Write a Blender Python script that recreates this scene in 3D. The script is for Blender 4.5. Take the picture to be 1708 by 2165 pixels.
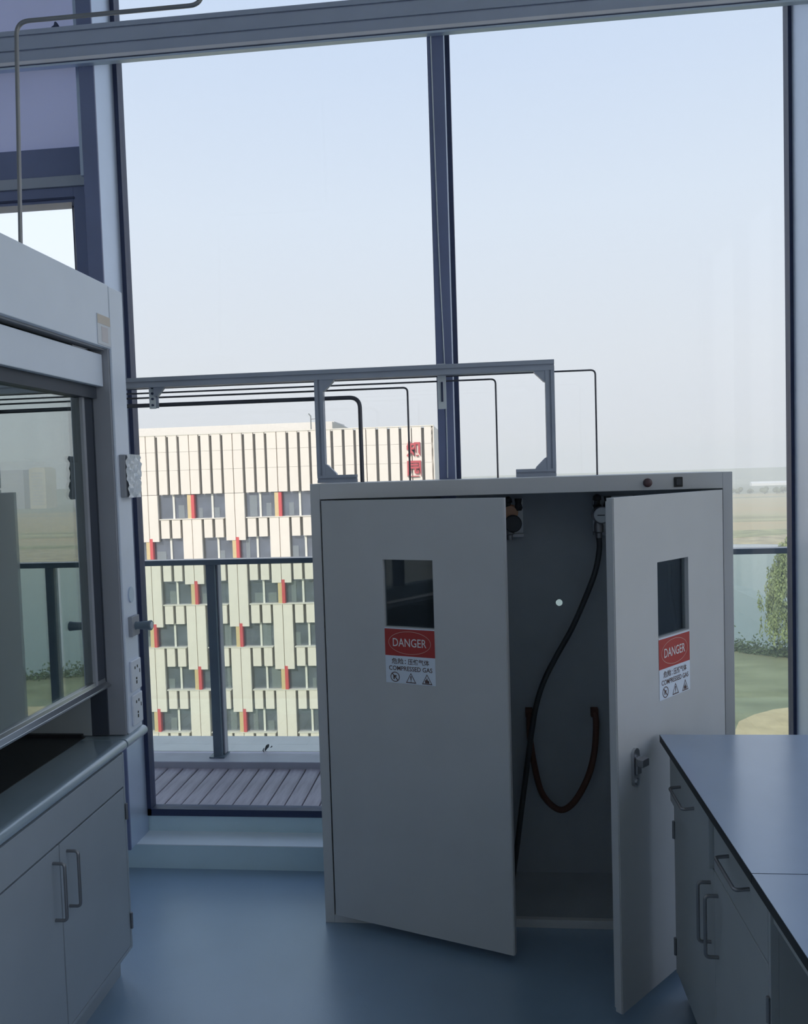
import bpy, bmesh, math, random
from mathutils import Matrix, Vector
random.seed(7)
for o in list(bpy.data.objects): bpy.data.objects.remove(o)
S = bpy.context.scene
COL = S.collection
PI = math.pi

# ------------------------------------------------------------------ camera
F_PX, YAW, PITCH, ROLL, EYE = 1700.6, 0.1019, 0.04772, 0.03102, 1.77
fw = Vector((-math.sin(YAW)*math.cos(PITCH), math.cos(YAW)*math.cos(PITCH), -math.sin(PITCH)))
rt = Vector((math.cos(YAW), math.sin(YAW), 0)); dn = fw.cross(rt)
r2 = rt*math.cos(ROLL) + dn*math.sin(ROLL); d2 = dn*math.cos(ROLL) - rt*math.sin(ROLL)
cd = bpy.data.cameras.new('camera'); cam = bpy.data.objects.new('camera', cd); COL.objects.link(cam)
cd.sensor_fit = 'HORIZONTAL'; cd.sensor_width = 36; cd.lens = 36*F_PX/1708
cd.clip_start = 0.05; cd.clip_end = 6000
M = Matrix.Identity(4)
for i in range(3):
    M[i][0] = r2[i]; M[i][1] = -d2[i]; M[i][2] = -fw[i]
M[0][3], M[1][3], M[2][3] = 0, 0, EYE
cam.matrix_world = M
S.camera = cam

# ------------------------------------------------------------------ sky, sun, exposure
wd = bpy.data.worlds.new('sky'); S.world = wd; wd.use_nodes = True
nt = wd.node_tree; nt.nodes.clear()
out = nt.nodes.new('ShaderNodeOutputWorld'); bg = nt.nodes.new('ShaderNodeBackground')
tc = nt.nodes.new('ShaderNodeTexCoord'); sx = nt.nodes.new('ShaderNodeSeparateXYZ')
rp = nt.nodes.new('ShaderNodeValToRGB')
nt.links.new(tc.outputs['Generated'], sx.inputs[0]); nt.links.new(sx.outputs['Z'], rp.inputs[0])
nt.links.new(rp.outputs[0], bg.inputs[0]); nt.links.new(bg.outputs[0], out.inputs[0])
el = rp.color_ramp.elements
el[0].position = 0.0; el[0].color = (0.735, 0.745, 0.775, 1)
el[1].position = 1.0; el[1].color = (0.38, 0.55, 0.90, 1)
for p_, c_ in ((0.13, (0.75, 0.785, 0.835, 1)), (0.30, (0.715, 0.795, 0.905, 1)), (0.5, (0.60, 0.715, 0.905, 1))):
    e_ = el.new(p_); e_.color = c_
bg.inputs[1].default_value = 1.32
sd = bpy.data.lights.new('sun', 'SUN'); sd.energy = 4.3; sd.angle = math.radians(3); sd.color = (1, 0.90, 0.77)
sun = bpy.data.objects.new('sun', sd); COL.objects.link(sun)
sun.rotation_euler = Vector((0.34, 0.80, -0.52)).to_track_quat('-Z', 'Y').to_euler()
sun.location = (-20, -40, 40)
vs = S.view_settings
vs.view_transform = 'Standard'; vs.look = 'None'; vs.gamma = 1; vs.use_curve_mapping = False
vs.exposure = 0.0
S.cycles.diffuse_bounces = 10; S.cycles.max_bounces = 16; S.cycles.transparent_max_bounces = 24; S.cycles.volume_bounces = 3

# ------------------------------------------------------------------ materials
MATS = {}
def mat(name, col, rough=0.5, metal=0.0, var=0.05, scale=6.0, bump=0.0, bscale=60.0, stretch=None, spec=0.5, col2=None, coat=0.0, ior=1.5):
    m = bpy.data.materials.new(name); m.use_nodes = True; n = m.node_tree
    b = n.nodes['Principled BSDF']
    b.inputs['Roughness'].default_value = rough; b.inputs['Metallic'].default_value = metal
    b.inputs['Specular IOR Level'].default_value = spec; b.inputs['IOR'].default_value = ior
    b.inputs['Coat Weight'].default_value = coat; b.inputs['Coat Roughness'].default_value = rough*0.8
    t = n.nodes.new('ShaderNodeTexCoord'); mp = n.nodes.new('ShaderNodeMapping')
    if stretch: mp.inputs['Scale'].default_value = stretch
    n.links.new(t.outputs['Object'], mp.inputs[0])
    nz = n.nodes.new('ShaderNodeTexNoise'); nz.inputs['Scale'].default_value = scale; nz.inputs['Detail'].default_value = 4
    n.links.new(mp.outputs[0], nz.inputs['Vector'])
    r = n.nodes.new('ShaderNodeValToRGB'); e = r.color_ramp.elements
    e[0].position = 0.3; e[1].position = 0.7
    c2 = col2 or tuple(min(1, c*(1+var)) for c in col)
    e[0].color = tuple(max(0, c*(1-var)) for c in col) + (1,); e[1].color = tuple(c2) + (1,)
    n.links.new(nz.outputs['Fac'], r.inputs[0]); n.links.new(r.outputs[0], b.inputs['Base Color'])
    if bump:
        nb = n.nodes.new('ShaderNodeTexNoise'); nb.inputs['Scale'].default_value = bscale; nb.inputs['Detail'].default_value = 3
        n.links.new(mp.outputs[0], nb.inputs['Vector'])
        bp = n.nodes.new('ShaderNodeBump'); bp.inputs['Strength'].default_value = bump; bp.inputs['Distance'].default_value = 0.01
        n.links.new(nb.outputs['Fac'], bp.inputs['Height']); n.links.new(bp.outputs[0], b.inputs['Normal'])
    MATS[name] = m
    return m
def glass(name, tint, ior=1.5, base=0.0, rough=0.0, gcol=(1, 1, 1)):
    m = bpy.data.materials.new(name); m.use_nodes = True; n = m.node_tree; n.nodes.clear()
    o = n.nodes.new('ShaderNodeOutputMaterial'); mx = n.nodes.new('ShaderNodeMixShader')
    t = n.nodes.new('ShaderNodeBsdfTransparent'); t.inputs[0].default_value = tuple(tint)+(1,)
    g = n.nodes.new('ShaderNodeBsdfGlossy'); g.inputs['Roughness'].default_value = rough; g.inputs[0].default_value = tuple(gcol)+(1,)
    # Schlick reflectance, the same from both faces of the pane
    f0 = ((ior-1)/(ior+1))**2; f0 = f0+(1-f0)*base
    lw = n.nodes.new('ShaderNodeLayerWeight'); lw.inputs[0].default_value = 0.5
    pw = n.nodes.new('ShaderNodeMath'); pw.operation = 'POWER'; pw.inputs[1].default_value = 5
    ad = n.nodes.new('ShaderNodeMath'); ad.operation = 'MULTIPLY_ADD'; ad.use_clamp = True
    ad.inputs[1].default_value = 1-f0; ad.inputs[2].default_value = f0
    n.links.new(lw.outputs['Facing'], pw.inputs[0]); n.links.new(pw.outputs[0], ad.inputs[0]); n.links.new(ad.outputs[0], mx.inputs[0])
    n.links.new(t.outputs[0], mx.inputs[1]); n.links.new(g.outputs[0], mx.inputs[2]); n.links.new(mx.outputs[0], o.inputs[0])
    MATS[name] = m
    return m
def translucent(name, col, frac=0.6):
    m = bpy.data.materials.new(name); m.use_nodes = True; n = m.node_tree; n.nodes.clear()
    o = n.nodes.new('ShaderNodeOutputMaterial'); mx = n.nodes.new('ShaderNodeMixShader'); mx.inputs[0].default_value = frac
    a = n.nodes.new('ShaderNodeBsdfDiffuse'); b = n.nodes.new('ShaderNodeBsdfTranslucent')
    t = n.nodes.new('ShaderNodeTexCoord'); nz = n.nodes.new('ShaderNodeTexNoise'); nz.inputs['Scale'].default_value = 3
    r = n.nodes.new('ShaderNodeValToRGB'); e = r.color_ramp.elements
    e[0].color = tuple(c*0.93 for c in col)+(1,); e[1].color = tuple(min(1, c*1.05) for c in col)+(1,)
    n.links.new(t.outputs['Object'], nz.inputs['Vector']); n.links.new(nz.outputs['Fac'], r.inputs[0])
    n.links.new(r.outputs[0], a.inputs[0]); n.links.new(r.outputs[0], b.inputs[0])
    n.links.new(a.outputs[0], mx.inputs[1]); n.links.new(b.outputs[0], mx.inputs[2]); n.links.new(mx.outputs[0], o.inputs[0])
    MATS[name] = m
    return m
mat('floor_pvc', (0.225, 0.33, 0.45), 0.36, var=0.08, scale=2.2, bump=0.05, bscale=220, spec=0.5, coat=0.5, ior=2.3)
mat('wall_paint', (0.86, 0.88, 0.91), 0.7, var=0.02)
mat('step_paint', (0.62, 0.78, 0.84), 0.35, var=0.03)
mat('tread_lit', (0.88, 0.94, 0.98), 0.3, var=0.02)  # step tread made paler: the skylight on it is put into the colour
mat('alu_dark', (0.17, 0.20, 0.34), 0.35, metal=0.0, var=0.05)  # aluminium with backlit shade in its colour, for the fin fronts
mat('alu_side', (0.56, 0.64, 0.78), 0.35, metal=0.45, var=0.03)  # same aluminium with window light in its colour, for the fin sides
mat('gasket', (0.034, 0.046, 0.105), 0.45)
mat('beam_grey', (0.38, 0.425, 0.54), 0.4, var=0.03)
mat('beam_trim', (0.68, 0.67, 0.72), 0.4)
mat('lamp_dark', (0.10, 0.055, 0.06), 0.35)
mat('cabinet_grey', (0.55, 0.55, 0.55), 0.42, var=0.03, scale=4)
mat('cabinet_inside', (0.36, 0.385, 0.41), 0.65)  # outside grey darkened in colour for the shade inside the cabinet
mat('hood_white', (0.74, 0.80, 0.90), 0.38, var=0.02)
mat('hood_grey', (0.34, 0.35, 0.38), 0.5)
mat('hood_dark', (0.055, 0.065, 0.085), 0.5)
mat('hood_lining', (0.40, 0.43, 0.43), 0.5)
mat('base_cab', (0.345, 0.385, 0.425), 0.34, var=0.03)
mat('worktop_left', (0.34, 0.42, 0.48), 0.17, var=0.05, spec=1.0, coat=0.8)
mat('black_inlay', (0.035, 0.037, 0.038), 0.45)
mat('worktop_right', (0.27, 0.355, 0.49), 0.24, var=0.06, scale=3, coat=0.5, spec=0.8, ior=1.7)
mat('worktop_edge', (0.022, 0.026, 0.028), 0.5)
mat('bench_cab', (0.42, 0.45, 0.46), 0.40, var=0.03)
mat('black', (0.02, 0.02, 0.022), 0.5)
mat('steel', (0.55, 0.56, 0.58), 0.28, metal=1.0, var=0.04)
mat('steel_dull', (0.30, 0.30, 0.31), 0.45, metal=0.9)
mat('tube_dark', (0.10, 0.10, 0.115), 0.4, metal=0.6)
mat('alu_profile', (0.38, 0.41, 0.48), 0.4, metal=0.3)
mat('clamp_pale', (0.70, 0.74, 0.76), 0.5)
mat('socket_white', (0.75, 0.78, 0.85), 0.4)
mat('tag_beige', (0.66, 0.58, 0.50), 0.6)
mat('tag_white', (0.68, 0.70, 0.74), 0.5)
mat('tag_fade', (0.66, 0.62, 0.63), 0.6)
mat('film', (0.76, 0.80, 0.84), 0.14, var=0.10, scale=14, bump=0.9, bscale=26, stretch=(1, 1, 0.5), coat=0.4)
mat('red_label', (0.42, 0.045, 0.040), 0.5)
mat('white_label', (0.70, 0.76, 0.85), 0.5)
mat('label_text', (0.75, 0.74, 0.74), 0.5)
mat('label_brown', (0.11, 0.060, 0.052), 0.6)
mat('label_line', (0.62, 0.42, 0.36), 0.5)
mat('rubber', (0.040, 0.044, 0.050), 0.5)
mat('grey_hose', (0.30, 0.33, 0.34), 0.4)
mat('orange_hose', (0.10, 0.042, 0.030), 0.7)
mat('gauge_face', (0.70, 0.74, 0.75), 0.3)
mat('copper', (0.62, 0.34, 0.20), 0.4)
mat('deck_wood', (0.42, 0.37, 0.41), 0.6, var=0.22, scale=5, stretch=(8, 1, 8), bump=0.15, bscale=40)
mat('deck_gap', (0.02, 0.02, 0.022), 0.9)
mat('kerb_stone', (0.96, 0.85, 0.82), 0.6)
mat('kerb_flash', (0.50, 0.49, 0.55), 0.5)
mat('rail_paint', (0.145, 0.19, 0.235), 0.22, metal=0.0, var=0.04)
glass('window_glass', (0.875, 0.882, 0.887), 1.3)
glass('clear_glass', (0.985, 0.987, 0.988), 1.45)
glass('rail_glass', (0.885, 0.93, 0.895), 1.5, base=0.02)
glass('sash_glass', (0.74, 0.80, 0.79), 1.9, base=0.30, gcol=(0.92, 0.97, 0.95))
glass('sash_glass_back', (0.80, 0.84, 0.84), 1.7, base=0.14, gcol=(0.92, 0.97, 0.95))
glass('door_pane', (0.62, 0.66, 0.68), 1.45)
glass('office_glass', (0.70, 0.73, 0.77), 1.5, base=0.06)
translucent('shade', (0.62, 0.64, 0.78), 0.72)
mat('facade', (0.80, 0.745, 0.68), 0.65, var=0.05, scale=0.8, stretch=(1, 1, 0.2))
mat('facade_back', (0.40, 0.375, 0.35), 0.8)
mat('facade_ledge', (0.72, 0.69, 0.63), 0.6)
mat('red_fin', (0.62, 0.085, 0.095), 0.5)
mat('yellow_fin', (0.66, 0.52, 0.28), 0.5)
mat('win_frame', (0.74, 0.73, 0.68), 0.5)
mat('office_blind', (0.86, 0.85, 0.76), 0.7)
mat('office_dark', (0.42, 0.43, 0.47), 0.8, var=0.35, scale=0.5)
mat('sign_red', (0.50, 0.075, 0.09), 0.5)
mat('roof_dark', (0.20, 0.22, 0.22), 0.7)
mat('lawn', (0.30, 0.31, 0.19), 0.95, var=0.22, scale=0.12, stretch=(1, 2.5, 1), spec=0.1)
mat('field', (0.68, 0.52, 0.27), 0.95, var=0.25, scale=0.05, stretch=(0.12, 1, 1), col2=(0.46, 0.42, 0.24), spec=0.1)
mat('farland', (0.32, 0.33, 0.22), 0.95, var=0.3, scale=0.02, spec=0.1)
mat('sand', (0.68, 0.54, 0.32), 0.95, var=0.12, scale=0.5, spec=0.1)
mat('reed_green', (0.33, 0.33, 0.16), 0.95, var=0.35, scale=0.15, spec=0.1)
mat('field_olive', (0.42, 0.39, 0.20), 0.95, var=0.3, scale=0.06, stretch=(0.2, 1, 1), spec=0.1)
mat('reed', (0.44, 0.38, 0.22), 0.95, var=0.3, scale=0.2, spec=0.1)
mat('water', (0.12, 0.20, 0.21), 0.08, var=0.05, scale=0.05, bump=0.05, bscale=0.6, spec=0.8)
mat('leaf', (0.27, 0.32, 0.16), 0.7, var=0.3, scale=0.6, spec=0.2)
mat('hedge_leaf', (0.10, 0.14, 0.08), 0.8, var=0.3, scale=0.6, spec=0.2)
mat('far_leaf', (0.14, 0.16, 0.09), 0.9, var=0.3, scale=0.1, spec=0.1)
mat('bark', (0.10, 0.075, 0.05), 0.9)
mat('greenhouse', (0.80, 0.80, 0.78), 0.5)
mat('tower_grey', (0.36, 0.36, 0.42), 0.7)
mat('tower_cream', (0.62, 0.56, 0.44), 0.7)

# ------------------------------------------------------------------ mesh helpers
class MB:
    def __init__(s): s.v = []; s.f = []; s.m = []; s.cur = 0
    def add(s, vs_, fs_):
        o = len(s.v); s.v += [tuple(p) for p in vs_]
        for f in fs_: s.f.append(tuple(i+o for i in f)); s.m.append(s.cur)
        return s
    def box(s, x0, x1, y0, y1, z0, z1):
        x0, x1 = min(x0, x1), max(x0, x1); y0, y1 = min(y0, y1), max(y0, y1); z0, z1 = min(z0, z1), max(z0, z1)
        return s.add([(x0,y0,z0),(x1,y0,z0),(x1,y1,z0),(x0,y1,z0),(x0,y0,z1),(x1,y0,z1),(x1,y1,z1),(x0,y1,z1)],
              [(0,3,2,1),(4,5,6,7),(0,1,5,4),(1,2,6,5),(2,3,7,6),(3,0,4,7)])
    def prism(s, poly, axis, a, b):
        # poly: 2D points in the two other axes, in order (x,y,z minus axis)
        def P(p, t):
            return {'x': (t, p[0], p[1]), 'y': (p[0], t, p[1]), 'z': (p[0], p[1], t)}[axis]
        n = len(poly)
        return s.add([P(p, a) for p in poly]+[P(p, b) for p in poly],
              [tuple(range(n)), tuple(range(2*n-1, n-1, -1))]+[(i, (i+1) % n, n+(i+1) % n, n+i) for i in range(n)])
    def tube(s, path, r, n=10, cap=True):
        path = [Vector(p) for p in path]; rings = []
        up = None
        for i, p in enumerate(path):
            t = ((path[i+1]-p) if i == 0 else (p-path[i-1]) if i == len(path)-1 else (path[i+1]-p).normalized()+(p-path[i-1]).normalized()).normalized()
            if up is None:
                up = Vector((0, 0, 1)) if abs(t.z) < 0.9 else Vector((1, 0, 0))
            a = (up - t*up.dot(t)).normalized(); b = t.cross(a); up = a
            rr = r[i] if isinstance(r, (list, tuple)) else r
            rings.append([p+(a*math.cos(2*PI*k/n)+b*math.sin(2*PI*k/n))*rr for k in range(n)])
        vs_ = [v for ring in rings for v in ring]; fs_ = []
        for i in range(len(rings)-1):
            for k in range(n):
                fs_.append((i*n+k, i*n+(k+1) % n, (i+1)*n+(k+1) % n, (i+1)*n+k))
        if cap:
            fs_.append(tuple(range(n-1, -1, -1))); fs_.append(tuple(range((len(rings)-1)*n, len(rings)*n)))
        return s.add(vs_, fs_)
    def lathe(s, c, axis, prof, n=24):
        # prof: list of (distance along axis, radius)
        ax = Vector(axis).normalized(); c = Vector(c)
        u = (Vector((0, 0, 1)) if abs(ax.z) < 0.9 else Vector((1, 0, 0))).cross(ax).normalized(); w = ax.cross(u)
        vs_ = []; fs_ = []
        for d_, r_ in prof:
            for k in range(n): vs_.append(c+ax*d_+(u*math.cos(2*PI*k/n)+w*math.sin(2*PI*k/n))*r_)
        for i in range(len(prof)-1):
            for k in range(n): fs_.append((i*n+k, i*n+(k+1) % n, (i+1)*n+(k+1) % n, (i+1)*n+k))
        fs_.append(tuple(range(n-1, -1, -1))); fs_.append(tuple(range((len(prof)-1)*n, len(prof)*n)))
        return s.add(vs_, fs_)
    def mesh(s, name, mats, smooth=False, bevel=0.0, inv=None, segs=2, fix=True):
        me = bpy.data.meshes.new(name); bm = bmesh.new()
        V = [bm.verts.new((inv @ Vector(p)) if inv else p) for p in s.v]
        for f, mi in zip(s.f, s.m):
            try:
                fc = bm.faces.new([V[i] for i in f]); fc.material_index = mi; fc.smooth = smooth
            except ValueError: pass
        if fix: bmesh.ops.recalc_face_normals(bm, faces=bm.faces)
        if bevel:
            es = [e for e in bm.edges if len(e.link_faces) == 2 and e.calc_face_angle(0) > 0.6]
            bmesh.ops.bevel(bm, geom=es, offset=bevel, segments=segs, profile=0.5, affect='EDGES', clamp_overlap=True)
        bm.to_mesh(me); bm.free()
        for m_ in (mats if isinstance(mats, (list, tuple)) else [mats]): me.materials.append(MATS[m_])
        if smooth:
            for e in me.polygons: e.use_smooth = True
            try: me.set_sharp_from_angle(angle=math.radians(40))
            except Exception: pass
        return me
WM = {}
def tag(o, label=None, cat=None, group=None, kind=None):
    if label: o['label'] = label
    if cat: o['category'] = cat
    if group: o['group'] = group
    if kind: o['kind'] = kind
    return o
def thing(name, loc=(0, 0, 0), rz=0.0, label=None, cat=None, group=None, kind=None, parent=None):
    o = bpy.data.objects.new(name, None); COL.objects.link(o); o.empty_display_size = 0.05
    m = Matrix.Translation(loc) @ Matrix.Rotation(rz, 4, 'Z')
    WM[o] = (WM[parent] @ m) if parent else m
    if parent: o.parent = parent
    o.location = loc; o.rotation_euler = (0, 0, rz)
    return tag(o, label, cat, group, kind)
def part(mb, name, mats, parent=None, smooth=False, bevel=0.0, local=False, segs=2, label=None, cat=None, group=None, kind=None, loc=None, rz=0.0, fix=True):
    """mesh object. world-coordinate verts unless local=True. loc/rz give the object its own frame (in the parent's frame)."""
    base = WM[parent] if parent else Matrix.Identity(4)
    m = base
    if loc is not None: m = base @ Matrix.Translation(loc) @ Matrix.Rotation(rz, 4, 'Z')
    inv = None if local else m.inverted()
    me = mb.mesh(name, mats, smooth, bevel, inv, segs, fix)
    o = bpy.data.objects.new(name, me); COL.objects.link(o)
    if parent: o.parent = parent
    if loc is not None: o.location = loc; o.rotation_euler = (0, 0, rz)
    WM[o] = m
    return tag(o, label, cat, group, kind)
def single(mb, name, mats, base, label, cat, group=None, **k):
    """a top-level thing that is one mesh, origin at its base"""
    return part(mb, name, mats, None, loc=base, label=label, cat=cat, group=group, **k)
def copy_part(src, parent, loc):
    o = src.copy(); COL.objects.link(o); o.parent = parent; o.location = loc
    WM[o] = WM[parent] @ Matrix.Translation(loc)
    return o
def bend(pts, r, n=6):
    """round the corners of a polyline"""
    pts = [Vector(p) for p in pts]; res = [pts[0]]
    for i in range(1, len(pts)-1):
        a, b, c = pts[i-1], pts[i], pts[i+1]
        u = (a-b).normalized(); w = (c-b).normalized()
        p0, p1 = b+u*r, b+w*r
        for k in range(n+1):
            t = k/n; res.append(p0*(1-t)**2 + b*2*t*(1-t) + p1*t*t)
    res.append(pts[-1]); return res
def text_geo(txt, bold=0.0):
    cu = bpy.data.curves.new('text', 'FONT'); cu.body = txt; cu.size = 1.0; cu.resolution_u = 3; cu.offset = bold
    o = bpy.data.objects.new('text', cu); COL.objects.link(o)
    dg = bpy.context.evaluated_depsgraph_get(); ev = o.evaluated_get(dg); me = ev.to_mesh()
    vs_ = [tuple(v.co) for v in me.vertices]; fs_ = [tuple(p.vertices) for p in me.polygons]
    ev.to_mesh_clear(); bpy.data.objects.remove(o); bpy.data.curves.remove(cu)
    if not vs_: return [], []
    x0 = min(v[0] for v in vs_); x1 = max(v[0] for v in vs_); y0 = min(v[1] for v in vs_); y1 = max(v[1] for v in vs_)
    return [((v[0]-x0)/(x1-x0), (v[1]-y0)/(y1-y0)) for v in vs_], fs_

# ================================================================== THE SHELL
XL, XR, YB, ZC = -3.2, 2.96, -4.2, 4.7      # room: left, right, back, ceiling
YG = 3.604                                   # glass plane
b = MB(); b.box(XL-0.2, XR+0.2, YB-0.2, 3.47, -0.3, 0.0)
tag(part(b, 'floor', 'floor_pvc'), 'blue-grey vinyl laboratory floor', kind='structure')
b = MB(); b.box(XL-0.2, XR+0.2, YB-0.2, 3.66, ZC, ZC+0.3); tag(part(b, 'ceiling', 'wall_paint'), 'pale ceiling above the room', kind='structure')
b = MB(); b.box(XL-0.2, XL, YB, 3.64, 0, ZC); tag(part(b, 'wall_left', 'wall_paint'), 'pale painted side wall behind the fume hood', kind='structure')
b = MB(); b.box(XR, XR+0.2, YB, 3.64, 0, 0.25); b.box(XR, XR+0.2, YB, 3.64, ZC-0.12, ZC); tag(part(b, 'wall_right', 'wall_paint'), 'low parapet and head of the glazing added on the right side', kind='structure')
# unseen right side: glazing added to let more daylight into the room
wr = thing('window_6', (XR+0.1, -0.3, 0.25), kind='structure', label='glazing added on the unseen right side to light the room')
ys = [YB, -2.7, -1.2, 0.3, 1.8, 3.33]
for k_, y_ in enumerate(ys):
    b = MB(); b.box(XR, XR+0.17, y_, y_+0.067, 0.25, ZC-0.12); part(b, 'mullion', 'alu_dark', wr, bevel=0.002)
    if k_ < 5:
        b = MB(); b.box(XR+0.14, XR+0.15, y_+0.067, ys[k_+1], 0.25, ZC-0.12); part(b, 'pane', 'clear_glass', wr)
b = MB(); b.box(XL, XR, YB-0.2, YB, 0, ZC); tag(part(b, 'wall_back', 'wall_paint'), 'pale painted rear wall', kind='structure')
# low step under the glass: lower tread and upstand
b = MB(); b.prism([(3.467, -0.02), (3.467, 0.109), (3.604, 0.109), (3.604, 0.198), (3.66, 0.198), (3.66, -0.02)], 'x', XL, XR)
tag(part(b, 'wall_front', 'step_paint', bevel=0.003), 'pale blue painted low step under the window', kind='structure')
b = MB(); b.box(XL, XR, 3.465, 3.604, 0.109, 0.113); tag(part(b, 'trim_1', 'tread_lit'), 'tread of the low step, skylight painted into its pale colour', kind='structure')  # paler top face in place of the light falling on the tread
# the building's own outer wall around the glazing (out of view, shades the balcony)
b = MB()
b.box(-16, XL-0.2, 3.45, 3.66, -26, 16)
b.box(XL-0.2, XR+0.2, 3.45, 3.66, ZC+0.3, 16); b.box(XL-0.2, XR+0.2, 3.45, 3.66, -26, -0.35)
b.box(-16, XR+0.2, YB-0.4, YB-0.2, -26, 16); b.box(-16, XR+0.2, YB-0.3, 3.66, 15.8, 16.2)
tag(part(b, 'wall_outside', 'wall_paint'), 'outer wall of the laboratory building around the glazing', kind='structure')

# curtain wall: fins (mullions), transom, gaskets and panes per bay
FX = [-3.205, -1.698, -0.192, 1.314, 2.82]; FW = 0.067; FY = 3.40
ZT0, ZT1 = 3.72, 3.74
bm_ = thing('trim_2', (0, 3.385, 3.562), kind='structure', label='grooved grey aluminium beam crossing the window fins near the top')
prof = [(3.372, 3.590), (3.372, 3.632), (3.380, 3.632), (3.380, 3.640), (3.372, 3.640), (3.372, 3.694), (3.380, 3.694), (3.380, 3.702), (3.372, 3.702), (3.372, 3.722), (3.399, 3.722), (3.399, 3.590)]
b = MB(); b.prism(prof, 'x', XL, XR); part(b, 'beam', 'beam_grey', bm_)
b = MB(); b.box(XL, XR, 3.366, 3.399, 3.575, 3.589); part(b, 'beam_trim', 'beam_trim', bm_)
b = MB(); b.box(XL, XR, 3.372, 3.399, 3.571, 3.575); part(b, 'beam_gap', 'gasket', bm_)
b = MB(); b.box(XL, XR, 3.372, 3.399, 3.562, 3.571); part(b, 'beam_lip', 'alu_side', bm_)  # light on the lower lip painted in as a paler tone
def fin(x, parent):
    f = MB(); f.box(x, x+FW, FY, FY+0.012, 0.113, ZC)
    m_ = part(f, 'mullion', 'alu_dark', parent, bevel=0.002)
    f = MB(); f.box(x+0.0015, x+FW-0.0015, FY+0.012, YG-0.004, 0.113, ZC); part(f, 'mullion_web', 'alu_side', m_)  # sides painted paler than the front plate, as lit by the window
    f = MB(); f.box(x-0.012, x+FW+0.018, YG-0.012, YG+0.045, 0.19, ZC); part(f, 'gasket', 'gasket', m_)
for i in range(4):
    xa, xb = FX[i]+FW, FX[i+1]
    wn = thing('window_%d' % (i+1), ((xa+xb)/2, YG, 0.198), kind='structure')
    tag(wn, ['full-height glazed bay left of the fin, with frosted panels', 'full-height glazed bay with grey fins facing the office building',
             'full-height glazed bay behind the gas cabinet facing fields', 'glazed bay beyond the right fin'][i])
    fin(FX[i], wn)
    if i == 3: fin(FX[4], wn)
    t_ = MB(); t_.box(xa, xb, YG-0.012, YG+0.045, 3.70, 3.76); part(t_, 'transom', 'gasket', wn)
    # bottom and top frame
    g_ = MB(); g_.box(xa, xb, YG-0.012, YG+0.045, 0.190, 0.222); g_.box(xa, xb, YG-0.012, YG+0.045, ZC-0.03, ZC); part(g_, 'frame_rail', 'gasket', wn)
    if i != 0:
        p_ = MB(); p_.box(xa+0.012, xb-0.008, YG+0.012, YG+0.022, 0.215, ZT0); part(p_, 'pane', 'window_glass', wn)
    p_ = MB(); p_.box(xa+0.012, xb-0.008, YG+0.012, YG+0.022, ZT1, ZC-0.02); part(p_, 'pane', 'window_glass' if i else 'shade', wn)
    if i == 0:
        # frosted panel over a casement with a heavy frame
        p_ = MB(); p_.box(xa+0.012, xb-0.012, YG+0.002, YG+0.012, 3.295, ZT0); part(p_, 'frosted_panel', 'shade', wn)
        q = MB(); q.box(xa, xb-0.012, YG-0.05, YG+0.04, 3.165, 3.295); part(q, 'head_rail', 'alu_dark', wn, bevel=0.002)
        q = MB(); q.box(xa, xb-0.012, YG-0.062, YG+0.02, 3.118, 3.165); part(q, 'drip_rail', 'alu_profile', wn, bevel=0.002)
        q = MB(); q.box(xb-0.13, xb-0.012, YG-0.05, YG+0.04, 0.22, 3.118); q.box(xa, xa+0.10, YG-0.05, YG+0.04, 0.22, 3.118)
        q.box(xa+0.10, xb-0.13, YG-0.05, YG+0.04, 3.050, 3.118); q.box(xa+0.10, xb-0.13, YG-0.05, YG+0.04, 0.22, 0.30); part(q, 'casement_frame', 'alu_dark', wn, bevel=0.002)
        q = MB(); q.box(xa+0.10, xb-0.125, YG-0.056, YG-0.05, 3.062, 3.072); q.box(xb-0.165, xb-0.160, YG+0.0, YG+0.035, 0.3, 3.05); part(q, 'casement_seal', 'gasket', wn)
        q = MB(); q.box(xb-0.030, xb-0.014, YG-0.17, YG-0.005, 3.118, ZC); part(q, 'side_trim', 'alu_side', wn)
        p_ = MB(); p_.box(xa+0.09, xb-0.12, YG+0.012, YG+0.022, 0.29, 3.055); part(p_, 'pane', 'clear_glass', wn)

# ================================================================== GAS CABINET
CX0, CX1, CY0, CY1, CZ = -0.676, 0.902, 3.061, 3.455, 1.74
gc = thing('gas_cabinet', ((CX0+CX1)/2, (CY0+CY1)/2, 0), label='large grey steel gas cylinder cabinet with both doors ajar, before the window', cat='cabinet')
b = MB(); b.box(CX0, CX0+0.02, CY0+0.022, CY1, 0, CZ); part(b, 'side_panel', 'cabinet_grey', gc, bevel=0.002)
b = MB(); b.box(CX1-0.02, CX1, CY0+0.022, CY1, 0, CZ); part(b, 'side_panel', 'cabinet_grey', gc, bevel=0.002)
b = MB(); b.box(CX0+0.02, CX1-0.02, CY0+0.022, CY1, CZ-0.02, CZ); part(b, 'top_panel', 'cabinet_grey', gc)
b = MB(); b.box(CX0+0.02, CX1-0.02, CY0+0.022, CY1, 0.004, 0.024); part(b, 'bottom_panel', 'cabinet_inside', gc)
b = MB()
b.box(CX0, CX0+0.037, CY0, CY0+0.022, 0, CZ); b.box(CX1-0.035, CX1, CY0, CY0+0.022, 0, CZ)
b.box(CX0+0.037, CX1-0.035, CY0, CY0+0.022, 1.68, CZ); b.box(CX0+0.037, CX1-0.035, CY0, CY0+0.022, 0, 0.033)
part(b, 'front_frame', 'cabinet_grey', gc, bevel=0.0015)
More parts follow.
